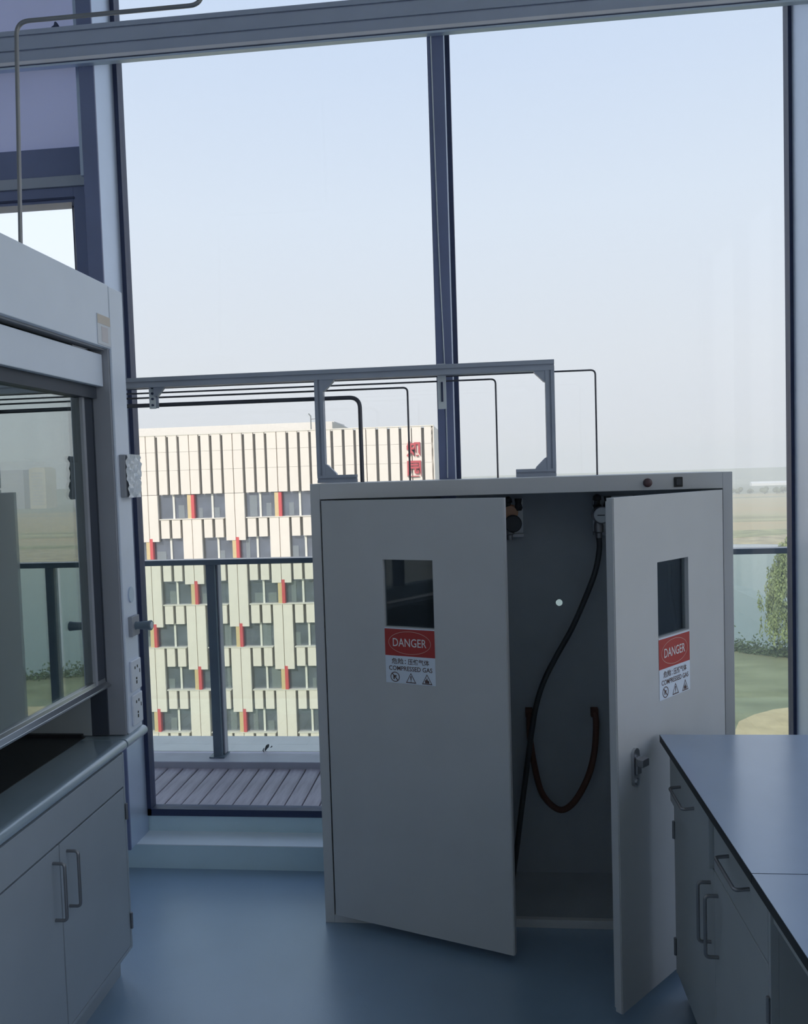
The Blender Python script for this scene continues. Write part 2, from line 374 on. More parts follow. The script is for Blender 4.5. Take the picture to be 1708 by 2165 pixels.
# back panel with a round cable hole that lets daylight through
hx, hz, hr = 0.299, 1.201, 0.0142
b = MB(); n = 16; sq = []; ci = []
for k in range(n):
    a = 2*PI*k/n + PI/n*0
    c_, s_ = math.cos(a), math.sin(a); mx_ = max(abs(c_), abs(s_))
    sq.append((hx+0.05*c_/mx_, hz+0.05*s_/mx_)); ci.append((hx+hr*c_, hz+hr*s_))
yb_ = CY1-0.004
b.add([(p[0], yb_, p[1]) for p in sq]+[(p[0], yb_, p[1]) for p in ci], [(k, (k+1) % n, n+(k+1) % n, n+k) for k in range(n)])
for (xa, xb, za, zb) in ((CX0+0.02, hx-0.05, 0.02, CZ-0.02), (hx+0.05, CX1-0.02, 0.02, CZ-0.02), (hx-0.05, hx+0.05, 0.02, hz-0.05), (hx-0.05, hx+0.05, hz+0.05, CZ-0.02)):
    b.add([(xa, yb_, za), (xb, yb_, za), (xb, yb_, zb), (xa, yb_, zb)], [(0, 1, 2, 3)])
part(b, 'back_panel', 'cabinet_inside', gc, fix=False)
b = MB(); b.lathe((0.598, CY0, 1.708), (0, -1, 0), [(-0.002, 0.0165), (0.004, 0.0165), (0.006, 0.013), (0.014, 0.012), (0.016, 0.008)], 24)
part(b, 'indicator_lamp', 'lamp_dark', gc, smooth=True, label='dull red round indicator lamp')
b = MB(); b.box(0.693, 0.724, CY0-0.005, CY0+0.002, 1.690, 1.726); sw = part(b, 'rocker_switch', 'black', gc, bevel=0.002)
b = MB(); b.box(0.699, 0.718, CY0-0.008, CY0-0.005, 1.696, 1.720); part(b, 'rocker', 'rubber', sw, bevel=0.001)

def ring(mb, cx, cy, rx, ry, w, n=40):
    vs_ = []; fs_ = []
    for k in range(n):
        a = 2*PI*k/n
        vs_ += [(cx+rx*math.cos(a), cy+ry*math.sin(a)), (cx+(rx-w)*math.cos(a), cy+(ry-w)*math.sin(a))]
    for k in range(n):
        i, j = 2*k, 2*((k+1) % n); fs_.append((i, j, j+1, i+1))
    return vs_, fs_
def tri_ring(cx, cy, s, w):
    o = [(cx, cy+s), (cx-0.95*s, cy-0.75*s), (cx+0.95*s, cy-0.75*s)]
    i = [(cx+(p[0]-cx)*(1-w/s*1.6), cy-0.05*s+(p[1]-cy+0.05*s)*(1-w/s*1.6)) for p in o]
    return o+i, [(0, 1, 4, 3), (1, 2, 5, 4), (2, 0, 3, 5)]
TXT = {}
def txt(t, bold=0.0):
    if (t, bold) not in TXT: TXT[(t, bold)] = text_geo(t, bold)
    return TXT[(t, bold)]
def cabinet_door(hinge, ang, sg, lock, W_):
    """door-local frame: x from hinge to free edge, z up, front surface at y=0, body towards +y*sg"""
    Z0, Z1, T = 0.036, 1.675, 0.024*sg
    dw = dict(x0=0.262, x1=0.464, z0=1.200, z1=1.452)
    b = MB()
    b.box(0.006, dw['x0'], 0, T, Z0, Z1); b.box(dw['x1'], W_, 0, T, Z0, Z1)
    b.box(dw['x0'], dw['x1'], 0, T, Z0, dw['z0']); b.box(dw['x0'], dw['x1'], 0, T, dw['z1'], Z1)
    me_loc = WM[gc].inverted() @ Vector(hinge)
    b2 = MB(); b2.v, b2.f, b2.m = b.v, b.f, b.m
    d = part(b, 'door', 'cabinet_grey', gc, local=True, loc=me_loc, rz=ang)
    r_ = MB(); r_.box(W_, W_+0.003, 0.003*sg, T, Z0, Z1); r_.box(W_-0.016, W_, T, T+0.006*sg, Z0+0.01, Z1-0.01); part(r_, 'edge_strip', 'cabinet_grey', d, local=True)
    p = MB(); p.box(dw['x0']-0.008, dw['x1']+0.008, T*0.55, T*0.55+0.004*sg, dw['z0']-0.008, dw['z1']+0.008); part(p, 'viewing_pane', 'door_pane', d, local=True)
    # label: u from its left edge as read, v up
    LW = dw['x1']-dw['x0']; z0, zm, z1 = 0.989, 1.092, 1.197
    def U(u, v, e): return ((dw['x0']+u) if sg > 0 else (dw['x1']-u), -e*sg, v)
    L = MB()
    def quad(u0, u1, v0, v1, e, mi):
        L.cur = mi; L.add([U(u0, v0, e), U(u1, v0, e), U(u1, v1, e), U(u0, v1, e)], [(0, 1, 2, 3)])
    def flat(vf, e, mi):
        L.cur = mi; L.add([U(p[0], p[1], e) for p in vf[0]], vf[1])
    def word(t, u0, u1, v0, v1, e, mi, bold=0.0):
        vs_, fs_ = txt(t, bold)
        if vs_: flat(([(u0+p[0]*(u1-u0), v0+p[1]*(v1-v0)) for p in vs_], fs_), e, mi)
    quad(0, LW, z0, zm, 0.0010, 1); quad(0, LW, zm, z1-0.004, 0.0010, 0); quad(0, LW, z1-0.004, z1, 0.0010, 1)
    cx, cy = LW/2, (zm+z1)/2-0.002
    flat(ring(L, cx, cy, 0.086, 0.043, 0.0016), 0.0016, 4)
    word('DANGER', cx-0.068, cx+0.068, cy-0.0150, cy+0.0160, 0.0017, 2, 0.004)
    word('危险：', 0.026, 0.084, 1.061, 1.083, 0.0016, 3, 0.012); word('压缩气体', 0.092, 0.178, 1.061, 1.083, 0.0016, 3, 0.010)
    word('COMPRESSED GAS', 0.014, 0.190, 1.037, 1.054, 0.0016, 3, 0.012)
    # prohibition roundel, exclamation triangle, flame triangle
    flat(ring(L, 0.038, 1.012, 0.019, 0.019, 0.0030), 0.0016, 3)
    flat(([(0.0255, 1.0235), (0.0285, 1.0255), (0.0505, 1.0005), (0.0475, 0.9985)], [(0, 1, 2, 3)]), 0.0018, 3)
    flat(([(0.031, 1.003), (0.036, 1.003), (0.036, 1.013), (0.044, 1.013), (0.044, 1.018), (0.031, 1.018)], [(0, 1, 2, 3, 4, 5)]), 0.0015, 3)
    flat(tri_ring(0.103, 1.009, 0.022, 0.0030), 0.0016, 3)
    flat(([(0.1015, 1.002), (0.1045, 1.002), (0.1055, 1.019), (0.1005, 1.019), (0.1015, 0.9965), (0.1045, 0.9965), (0.1045, 0.9995), (0.1015, 0.9995)], [(0, 1, 2, 3), (4, 5, 6, 7)]), 0.0016, 3)
    flat(tri_ring(0.168, 1.009, 0.022, 0.0030), 0.0016, 3)
    flat(([(0.160, 0.997), (0.176, 0.997), (0.177, 1.003), (0.173, 1.009), (0.171, 1.006), (0.168, 1.018), (0.164, 1.008), (0.161, 1.010), (0.159, 1.003)], [tuple(range(9))]), 0.0016, 3)
    part(L, 'danger_label', ['red_label', 'white_label', 'label_text', 'label_brown', 'label_line'], d, local=True, fix=False,
         label='red and white DANGER compressed gas warning label')
    if lock:
        k = MB(); pl = []
        for q in range(17):
            a = PI*q/16; pl.append((0.622+0.0175*math.cos(a), 0.855+0.0175*math.sin(a)))
        for q in range(17):
            a = PI+PI*q/16; pl.append((0.622+0.0175*math.cos(a), 0.765+0.0175*math.sin(a)))
        k.prism(pl, 'y', 0, -0.010*sg)
        part(k, 'latch_plate', 'steel', d, local=True, smooth=True)
        k = MB(); k.prism([(0.608, 0.79), (0.636, 0.79), (0.634, 0.846), (0.610, 0.846)], 'y', -0.010*sg, -0.020*sg)
        k.box(0.600, 0.640, -0.018*sg, -0.042*sg, 0.820, 0.846)
        part(k, 'latch_handle', 'steel_dull', d, local=True, bevel=0.003)
        k = MB(); k.lathe((0.622, -0.010*sg, 0.766), (0, -sg, 0), [(0, 0.011), (0.006, 0.011), (0.007, 0.009)], 16); part(k, 'key_lock', 'steel', d, local=True, smooth=True)
    return d
cabinet_door((-0.638, 3.056, 0), math.radians(-19.0), 1, False, 0.736)
cabinet_door((0.866, 3.052, 0), math.radians(-132.0), -1, True, 0.711)

# regulator panels inside the cabinet
def regulator(x, p0, p1, label, copper):
    t = thing('regulator_panel', (x, 3.44, 1.45), label=label, cat='regulator', group='pressure regulators inside the gas cabinet')
    b = MB(); b.box(p0, p1, 3.436, 3.448, 1.502, 1.650); part(b, 'mounting_plate', 'clamp_pale', t, bevel=0.002)
    b = MB(); b.box(p0, p1, 3.412, 3.448, 1.488, 1.502); part(b, 'bracket_lip', 'steel_dull', t)
    b = MB(); b.lathe((x, 3.436, 1.593 if copper else 1.575), (0, -1, 0), [(0, 0.030), (0.03, 0.034), (0.034, 0.028), (0.05, 0.028)], 20); part(b, 'regulator_body', 'copper' if copper else 'steel_dull', t, smooth=True)
    b = MB(); b.lathe((x+(0.010 if copper else 0.002), 3.386, 1.548 if copper else 1.575), (0, -1, 0), [(0, 0.036), (0.03, 0.036), (0.034, 0.032)], 24); g = part(b, 'gauge_case' if not copper else 'adjusting_knob', 'steel' if not copper else 'rubber', t, smooth=True)
    if not copper:
        b = MB(); b.lathe((x+0.002, 3.3515, 1.575), (0, -1, 0), [(0, 0.029), (0.002, 0.029)], 24); part(b, 'dial', 'gauge_face', g)
        b = MB(); b.box(x-0.016, x+0.014, 3.3478, 3.3492, 1.573, 1.5765); part(b, 'needle', 'black', g)
    b = MB(); b.lathe((x-0.008, 3.41, 1.600), (0, 0, 1), [(0, 0.013), (0.012, 0.018), (0.020, 0.012), (0.032, 0.012), (0.036, 0.018), (0.052, 0.016), (0.06, 0.006)], 16); part(b, 'inlet_valve', 'rubber', t, smooth=True)
    b = MB(); b.lathe((x+0.035, 3.41, 1.60), (0, 0, 1), [(0, 0.013), (0.012, 0.018), (0.03, 0.012), (0.05, 0.016)], 16); part(b, 'outlet_valve', 'rubber', t, smooth=True)
    b = MB(); b.lathe((x-0.004, 3.405, 1.548), (0, 0, -1), [(0, 0.016), (0.02, 0.02), (0.045, 0.02), (0.05, 0.013), (0.07, 0.013)], 16); part(b, 'hose_fitting', 'steel_dull', t, smooth=True)
    return t
regulator(0.468, 0.446, 0.61, 'regulator with round pressure gauge hanging behind the right cabinet door', False)
regulator(0.100, -0.02, 0.155, 'copper-coloured regulator with dark knob half hidden by the left cabinet door', True)
def curve_pts(P, n=10):
    P = [Vector(p) for p in P]; Q = [P[0]]+P+[P[-1]]; res = []
    for i in range(1, len(Q)-2):
        for k in range(n):
            t = k/n; a, b_, c, d_ = Q[i-1], Q[i], Q[i+1], Q[i+2]
            res.append(0.5*((2*b_)+(-a+c)*t+(2*a-5*b_+4*c-d_)*t*t+(-a+3*b_-3*c+d_)*t**3))
    res.append(P[-1]); return res
b = MB(); b.tube(curve_pts([(0.464, 3.405, 1.485), (0.464, 3.40, 1.43), (0.442, 3.38, 1.337), (0.396, 3.38, 1.22), (0.341, 3.38, 1.10), (0.274, 3.38, 0.982), (0.223, 3.38, 0.882), (0.189, 3.38, 0.78), (0.165, 3.37, 0.66), (0.13, 3.34, 0.45), (0.09, 3.30, 0.2), (0.06, 3.28, 0.024)]), 0.0115)
single(b, 'gas_hose', 'rubber', (0.06, 3.28, 0.024), 'black rubber hose curving down from the gauge inside the open cabinet', 'hose', smooth=True)
b = MB(); b.tube(curve_pts([(0.74, 3.40, 1.60), (0.735, 3.39, 1.45), (0.745, 3.385, 1.36), (0.742, 3.38, 1.26), (0.755, 3.37, 1.15), (0.78, 3.35, 0.8), (0.78, 3.35, 0.024)]), 0.010)
single(b, 'gas_hose', 'grey_hose', (0.78, 3.35, 0.024), 'thin grey hose hanging behind the right door\'s viewing pane', 'hose', smooth=True)
b = MB(); b.tube(curve_pts([(-0.235, 3.42, 1.60), (-0.235, 3.42, 1.45), (-0.22, 3.41, 1.32), (-0.225, 3.41, 1.2), (-0.22, 3.40, 0.8), (-0.22, 3.40, 0.024)]), 0.008)
single(b, 'gas_hose', 'grey_hose', (-0.22, 3.40, 0.024), 'thin hose faintly seen through the left door\'s viewing pane', 'hose', smooth=True)
b = MB(); b.tube(curve_pts([(0.435, 3.43, 0.73), (0.438, 3.41, 0.69), (0.425, 3.39, 0.57), (0.391, 3.38, 0.46), (0.33, 3.375, 0.36), (0.27, 3.375, 0.335), (0.205, 3.38, 0.40), (0.175, 3.39, 0.52), (0.160, 3.40, 0.64), (0.160, 3.43, 0.73)]), 0.013)
b.box(0.145, 0.175, 3.42, 3.449, 0.715, 0.75); b.box(0.42, 0.45, 3.42, 3.449, 0.715, 0.75)
single(b, 'orange_hose', 'orange_hose', (0.30, 3.38, 0.32), 'dull orange-brown hose loop hanging low in the dark open cabinet', 'hose', smooth=True)

# ================================================================== PIPE SUPPORT FRAME AND GAS TUBES
def profile(w, g=0.008, d=0.007):
    h = w/2; g = g/2
    return [(-h, -h), (-g, -h), (-g, -h+d), (g, -h+d), (g, -h), (h, -h), (h, -g), (h-d, -g), (h-d, g), (h, g), (h, h), (g, h), (g, h-d), (-g, h-d), (-g, h), (-h, h), (-h, g), (-h+d, g), (-h+d, -g), (-h, -g)]
SY = 3.30
fr = thing('pipe_support_frame', (-0.2, SY, CZ), label='grey slotted aluminium rail frame standing on the gas cabinet', cat='frame')
def ext(axis, c, a, b_, w=0.036):
    m_ = MB(); m_.prism([(c[0]+p[0], c[1]+p[1]) for p in profile(w)], axis, a, b_); return m_
part(ext('x', (SY, 2.186), -1.72, 0.285, 0.042), 'top_rail', 'alu_profile', fr)
part(ext('z', (-0.674, SY), 1.772, 2.165), 'post', 'alu_profile', fr)
part(ext('z', (0.267, SY), 1.772, 2.165), 'post', 'alu_profile', fr)
part(ext('x', (SY, 1.757), -0.692, -0.528, 0.032), 'foot', 'alu_profile', fr)
part(ext('x', (SY, 1.757), 0.125, 0.285, 0.032), 'foot', 'alu_profile', fr)
for (x, z, sx_, sz_) in ((-0.656, 1.773, 1, 1), (0.249, 1.773, -1, 1), (0.249, 2.165, -1, -1), (-0.656, 2.165, 1, -1)):
    b = MB(); b.prism([(x, z), (x+0.046*sx_, z), (x+0.042*sx_, z+0.008*sz_), (x+0.008*sx_, z+0.042*sz_), (x, z+0.046*sz_)], 'y', SY-0.015, SY+0.015); part(b, 'corner_bracket', 'alu_profile', fr)
# bracket onto the middle mullion
b = MB(); b.box(-0.185, -0.150, SY+0.021, SY+0.026, 2.03, 2.215); b.box(-0.185, -0.181, SY+0.026, FY, 2.04, 2.165); mbk = part(b, 'mullion_bracket', 'clamp_pale', fr)
b = MB(); b.box(-0.171, -0.163, SY+0.017, SY+0.021, 2.06, 2.14); part(b, 'bracket_slot', 'gasket', mbk)
for xb_ in (-0.176, -0.160):
    b = MB(); b.lathe((xb_, SY+0.021, 2.207), (0, -1, 0), [(0, 0.005), (0.005, 0.005)], 8); part(b, 'bolt', 'gasket', mbk)
TY = 3.335
TUBES = [(-0.512, 2.093, 0.0088, 0.045, 'thickest gas tube, bending down nearest the left post of the support frame', TY),
         (-0.312, 2.126, 0.0040, 0.020, 'thin gas tube dropping just left of the middle mullion', TY+0.010),
         (0.052, 2.146, 0.0036, 0.020, 'thin gas tube dropping between the middle mullion and the frame\'s right post', TY+0.013),
         (0.455, 2.166, 0.0036, 0.020, 'thin gas tube dropping right of the frame\'s right post', TY+0.016)]
for x, z, r_, br, lb, ty in TUBES:
    b = MB(); b.tube(bend([(-2.30, ty, z+0.004), (x, ty, z), (x, ty, CZ)], br, 8), r_, 10)
    single(b, 'gas_tube', 'tube_dark', (x, ty, CZ), lb, 'pipe', 'gas tubes bending down to the cabinet', smooth=True)
for x, lb in ((-1.398, 'pale pipe clamp with four bolts hanging near the fume hood'), (-0.674, 'dark pipe clamp behind the left post of the support frame')):
    t = thing('pipe_clamp', (x, SY, 2.08), label=lb, cat='clamp', group='pipe clamps under the support rail')
    b = MB(); b.box(x-0.014, x+0.014, SY+0.012, SY+0.024, 2.078, 2.180); part(b, 'clamp_bar', 'clamp_pale' if x < -1 else 'alu_profile', t, bevel=0.002)
    for z in (2.093, 2.119, 2.142, 2.166):
        b = MB(); b.lathe((x+0.002, SY+0.012, z), (0, -1, 0), [(0, 0.0055), (0.005, 0.0055)], 6); part(b, 'bolt', 'gasket', t)
    if x < -1:
        b = MB(); b.box(x+0.014, x+0.026, SY+0.014, SY+0.020, 2.08, 2.165); b.prism([(x+0.014, 2.166), (x+0.062, 2.166), (x+0.030, 2.128), (x+0.014, 2.128)], 'y', SY-0.005, SY+0.014); part(b, 'hanger_bracket', 'alu_profile', t)
b = MB(); b.tube(curve_pts([(-0.177, 3.396, 3.60), (-0.174, 3.396, 3.2), (-0.168, 3.396, 2.7), (-0.158, 3.396, 2.25), (-0.156, 3.396, 1.95), (-0.158, 3.396, 1.746)], 6), 0.0024, 6)
single(b, 'cable', 'clamp_pale', (-0.158, 3.396, 1.746), 'thin pale cable running down the front of the middle mullion', 'cable', smooth=True)
# service pipe from the hood top
b = MB(); b.tube(bend([(-1.535, 2.6, 2.46), (-1.505, 2.6, 3.303), (-0.868, 2.6, 3.303), (-0.868, 2.6, 4.70)], 0.045, 8), 0.0068, 10)
single(b, 'service_pipe', 'steel_dull', (-1.535, 2.6, 2.46), 'steel pipe rising from the fume hood top and bending right', 'pipe', smooth=True)
b = MB(); b.prism([(-1.80, 3.722), (-1.77, 3.722), (-1.768, 3.732), (-1.775, 3.746), (-1.782, 3.746), (-1.786, 3.732), (-1.795, 3.727)], 'y', 3.375, 3.39)
single(b, 'clip', 'gasket', (-1.785, 3.382, 3.722), 'small dark clip left on top of the grooved beam at upper left', 'clip')

# ================================================================== FUME HOOD (left)
HX = -1.315; HY0, HY1 = 0.90, 2.885
fh = thing('fume_hood', (-1.74, (HY0+HY1)/2, 0.85), label='white laboratory fume hood with a glass sash along the left side', cat='fume hood')
b = MB(); b.box(HX-0.022, HX, HY0, 2.7715, 2.246, 2.470); part(b, 'header_panel', 'hood_white', fh, bevel=0.002)
b = MB(); b.box(HX-0.055, HX-0.030, HY0, 2.764, 2.112, 2.226); part(b, 'sash_header', 'hood_white', fh, bevel=0.003, segs=3)
b = MB(); b.box(HX-0.060, HX-0.022, HY0, 2.772, 2.240, 2.250); part(b, 'header_soffit', 'hood_grey', fh)
b = MB(); b.box(HX-0.020, HX-0.004, 2.7721, 2.7769, 2.30, 2.466); part(b, 'header_gap_shade', 'black', fh)  # black strip put in the joint to stand for its shade
b = MB(); b.box(-2.165, HX-0.022, HY0, HY1, 2.452, 2.468); part(b, 'top_panel', 'hood_white', fh)
# far post: white front, grey inner face
b = MB(); b.box(HX-0.010, HX, 2.777, HY1, 0.8515, 2.468); part(b, 'front_post', 'hood_white', fh, bevel=0.003)
b = MB(); b.box(HX-0.072, HX-0.010, 2.767, HY1-0.004, 0.8515, 2.246); part(b, 'post_return', 'hood_grey', fh)
b = MB(); b.box(HX-0.135, HX-0.072, 2.760, HY1-0.004, 0.8515, 2.246); part(b, 'sash_track', 'hood_dark', fh)
b = MB(); b.box(-2.165, HX-0.135, 2.758, HY1-0.004, 0.8515, 2.452); part(b, 'side_lining', 'hood_lining', fh)
b = MB(); b.box(-2.165, HX, HY0, HY0+0.12, 0.8515, 2.452); part(b, 'side_lining', 'hood_lining', fh)
b = MB(); b.box(-2.165, HX, HY0-0.02, HY0-0.0005, 0.8515, 2.470); part(b, 'end_panel', 'hood_white', fh, bevel=0.002)
b = MB(); b.box(-2.165, -2.14, HY0+0.12, 2.758, 0.8515, 2.452); part(b, 'back_baffle', 'hood_lining', fh)
b = MB(); b.box(HX-0.18, HX-0.055, HY0+0.12, 2.760, 2.070, 2.135); part(b, 'lintel', 'hood_dark', fh)
# sash
SXP = HX-0.085
b = MB(); b.box(SXP-0.012, SXP+0.012, HY0+0.12, HY0+0.17, 1.045, 2.10); part(b, 'sash_stile', 'hood_grey', fh)
b = MB(); b.box(SXP-0.012, SXP+0.012, 2.700, 2.757, 1.045, 2.10); sf = part(b, 'sash_stile', 'hood_dark', fh)
b = MB(); b.box(SXP-0.012, SXP+0.014, 2.684, 2.700, 1.045, 2.10); part(b, 'sash_edge', 'hood_grey', sf)
b = MB(); b.prism([(SXP-0.012, 1.030), (SXP+0.012, 1.030), (SXP+0.032, 1.034), (SXP+0.034, 1.042), (SXP+0.014, 1.052), (SXP+0.012, 1.066), (SXP-0.012, 1.066)], 'y', HY0+0.12, 2.757); part(b, 'sash_handle', 'steel', sf, bevel=0.0015)
b = MB(); b.box(SXP-0.003, SXP+0.003, HY0+0.17, 2.684, 1.066, 2.10); part(b, 'sash_glass', 'sash_glass', fh)
b = MB(); b.box(SXP-0.045, SXP-0.039, HY0+0.13, 2.755, 1.845, 2.10); part(b, 'upper_sash_glass', 'sash_glass_back', fh)
# things on the post
b = MB(); b.box(HX, HX+0.022, 2.795, 2.905, 1.715, 1.870); cb = part(b, 'control_box', 'hood_grey', fh, bevel=0.003)
# crinkled protective film over the control box
b = MB(); ny, nz = 10, 14; vs_ = []
for j in range(nz+1):
    for i in range(ny+1):
        e = 0.005 + 0.008*math.sin(i*1.7+j*0.9)*math.sin(j*1.25-i*0.5) + 0.004*random.random()
        vs_.append((HX+0.022+max(0.0015, e), 2.797+0.110*i/ny + (0.004*random.random() if i == ny else 0), 1.713+0.158*j/nz))
b.add(vs_, [(j*(ny+1)+i, j*(ny+1)+i+1, (j+1)*(ny+1)+i+1, (j+1)*(ny+1)+i) for j in range(nz) for i in range(ny)])
part(b, 'plastic_film', 'film', cb, smooth=True, fix=False, label='crinkled clear protective film')
b = MB(); pl = [(2.836+0.021*math.cos(2*PI*k/28), 1.355+0.029*math.sin(2*PI*k/28)) for k in range(28)]; b.prism(pl, 'x', HX, HX+0.005); part(b, 'oval_cover', 'alu_side', fh, smooth=True)
b = MB(); b.box(HX, HX+0.016, 2.806, 2.868, 1.203, 1.276); vp = part(b, 'valve_plate', 'hood_grey', fh, bevel=0.002)
b = MB(); b.lathe((HX+0.016, 2.836, 1.240), (1, 0, 0), [(0, 0.015), (0.004, 0.0135), (0.045, 0.0165), (0.058, 0.019), (0.060, 0.0175)], 20); part(b, 'valve_knob', 'rail_paint', vp, smooth=True)
b = MB(); b.lathe((HX+0.0765, 2.836, 1.240), (1, 0, 0), [(0, 0.013), (0.0012, 0.012)], 20); part(b, 'knob_cap', 'clamp_pale', vp, smooth=True)
for z in (0.999, 0.872):
    b = MB(); b.box(HX, HX+0.009, 2.799, 2.880, z, z+0.114); so = part(b, 'power_socket', 'socket_white', fh, bevel=0.004, segs=3)
    b = MB()
    for (y_, z_, w_, h_) in ((2.826, 0.080, 0.007, 0.010), (2.846, 0.082, 0.007, 0.010), (2.864, 0.060, 0.005, 0.014), (2.836, 0.040, 0.008, 0.008), (2.836, 0.024, 0.008, 0.012)):
        b.box(HX+0.0088, HX+0.0098, y_-w_/2, y_+w_/2, z+z_, z+z_+h_)
    part(b, 'socket_slots', 'black', so, kind='stuff')
b = MB(); b.box(HX, HX+0.0025, 2.676, 2.772, 2.250, 2.355); b.v = b.v; tg = part(b, 'notice_tag', 'tag_white', fh, bevel=0.0012)
b = MB(); b.box(HX+0.0025, HX+0.0032, 2.678, 2.770, 2.322, 2.353); part(b, 'tag_band', 'tag_beige', tg)
b = MB(); b.box(HX+0.0025, HX+0.0032, 2.704, 2.750, 2.262, 2.314); part(b, 'tag_print', 'tag_fade', tg, bevel=0.0)

# worktop with rounded nosing, and its black liner
NX = -1.296
def worktop_prof(x):
    p = [(-2.165, 0.815)]
    for k in range(9):
        a = -PI/2+PI*k/8; p.append((x-0.0185+0.0185*math.cos(a), 0.8335+0.0185*math.sin(a)))
    p += [(x-0.03, 0.852), (x-0.045, 0.8485), (-2.165, 0.8485)]
    return p
ht = thing('hood_worktop', (-1.74, 1.8, 0.815), label='grey worktop with rounded front edge under the fume hood', cat='worktop')
b = MB(); b.prism(worktop_prof(NX), 'y', HY0, 2.712); part(b, 'slab', 'worktop_left', ht, smooth=True)
b = MB(); b.box(-2.10, -1.470, HY0+0.13, 2.748, 0.8485, 0.8505); part(b, 'liner', 'black_inlay', ht)
b = MB(); b.box(-2.10, -1.478, 2.735, 2.750, 0.8505, 0.862); part(b, 'liner_lip', 'black', ht)
we = MB(); we.prism(worktop_prof(NX+0.002), 'y', 2.718, 2.885)
single(we, 'worktop_end', 'worktop_left', (-1.73, 2.80, 0.815), 'short end piece of the hood worktop beyond the dark joint', 'worktop', smooth=True)

# base cabinets under the hood
BX = -1.300
def bar_handle(x0, x1, y, z0, z1, vertical=True, r=0.0048):
    m_ = MB()
    if vertical: pts = [(x0, y, z0), (x1, y, z0), (x1, y, z1), (x0, y, z1)]
    else: pts = [(x0, y, z0), (x1, y, z0), (x1, z1, z0), (x0, z1, z0)]
    m_.tube(bend(pts, 0.012, 6), r, 10); return m_
def base_cabinet(y0, y1, label):
    t = thing('base_cabinet', (-1.70, (y0+y1)/2, 0), label=label, cat='cabinet', group='base cabinets under the fume hood')
    b = MB(); b.box(-2.15, BX-0.019, y0, y1, 0.104, 0.815); part(b, 'body', 'base_cab', t)
    b = MB(); b.box(BX-0.019, BX-0.001, y1-0.012, y1, 0.104, 0.815); b.box(BX-0.019, BX-0.001, y0, y0+0.012, 0.104, 0.815); b.box(BX-0.019, BX-0.001, y0+0.012, y1-0.012, 0.104, 0.118); part(b, 'front_frame', 'base_cab', t, bevel=0.0015)
    b = MB(); b.box(-2.10, -1.350, y0+0.002, y1-0.002, 0, 0.104); part(b, 'toe_kick', 'base_cab', t)
    b = MB(); b.box(BX-0.019, BX, y0+0.014, y1-0.014, 0.697, 0.813); part(b, 'fascia', 'base_cab', t, bevel=0.002)
    ym = (y0+y1)/2
    for s_ in (-1, 1):
        ya, yb = (y0+0.016, ym-0.002) if s_ < 0 else (ym+0.002, y1-0.016)
        b = MB(); b.box(BX-0.019, BX, ya, yb, 0.121, 0.691); d = part(b, 'door', 'base_cab', t, bevel=0.002)
        part(bar_handle(BX-0.002, BX+0.036, ym+0.040*s_, 0.480, 0.652), 'handle', 'steel_dull', d, smooth=True)
        yh = y1-0.008 if s_ > 0 else y0+0.008
        for zh in (0.575, 0.178):
            b = MB(); b.lathe((BX+0.003, yh, zh), (0, 0, 1), [(0, 0.004), (0.001, 0.005), (0.057, 0.005), (0.058, 0.004)], 12); part(b, 'hinge', 'steel_dull', d, smooth=True)
    return t
base_cabinet(1.797, 2.692, 'grey base cabinet under the fume hood, the one nearest the window')
base_cabinet(0.900, 1.794, 'grey base cabinet under the fume hood, the one further from the window')

# ================================================================== RIGHT BENCH
RX = 0.5875; BT = 0.862          # cabinet front plane, underside of the worktop
rc = thing('bench_cabinet', (0.95, 2.22, 0), label='grey bench cabinet with two drawers over two doors at lower right', cat='cabinet')
Y0, Y1 = 1.766, 2.668
b = MB(); b.box(RX+0.019, 1.29, Y0, Y1, 0.090, BT); part(b, 'body', 'bench_cab', rc)
for (ya, yb, za, zb) in ((Y1-0.010, Y1, 0.090, BT), (Y0, Y0+0.012, 0.090, BT), (Y0+0.012, Y1-0.010, 0.824, BT)):
    b = MB(); b.box(RX+0.001, RX+0.019, ya, yb, za, zb); part(b, 'front_frame', 'bench_cab', rc, bevel=0.001)
b = MB(); b.box(RX+0.040, 1.27, Y0+0.003, Y1-0.003, 0, 0.090); part(b, 'plinth', 'black', rc)  # black colour stands for the shadow gap under the cabinet
ym = 2.198
for (ya, yb, xo, hy0, hy1) in ((ym+0.002, Y1-0.012, 0.013, 2.351, 2.510), (Y0+0.014, ym-0.002, 0.0, 1.900, 2.061)):
    b = MB(); b.box(RX-xo, RX+0.019-xo, ya, yb, 0.675, 0.820); d = part(b, 'drawer', 'bench_cab', rc, bevel=0.002)
    m_ = MB(); m_.tube(bend([(RX-xo+0.002, hy1, 0.778), (RX-xo-0.034, hy1, 0.774), (RX-xo-0.034, hy0, 0.774), (RX-xo+0.002, hy0, 0.778)], 0.012, 6), 0.0046, 10); part(m_, 'handle', 'steel_dull', d, smooth=True)
for s_ in (1, -1):
    ya, yb = (ym+0.0015, Y1-0.012) if s_ > 0 else (Y0+0.014, ym-0.0015)
    b = MB(); b.box(RX, RX+0.019, ya, yb, 0.098, 0.671); d = part(b, 'door', 'bench_cab', rc, bevel=0.002)
    part(bar_handle(RX+0.002, RX-0.034, ym+0.036*s_, 0.452, 0.620), 'handle', 'steel_dull', d, smooth=True)
    yh = Y1-0.006 if s_ > 0 else Y0+0.007
    for zh in (0.545, 0.151):
        b = MB(); b.lathe((RX-0.002, yh, zh), (0, 0, 1), [(0, 0.004), (0.001, 0.0052), (0.058, 0.0052), (0.059, 0.004)], 12); part(b, 'hinge', 'steel_dull', d, smooth=True)
kb = thing('open_bench', (0.95, 1.3, 0), label='pale bench apron over the dark knee space, lower right corner', cat='bench')
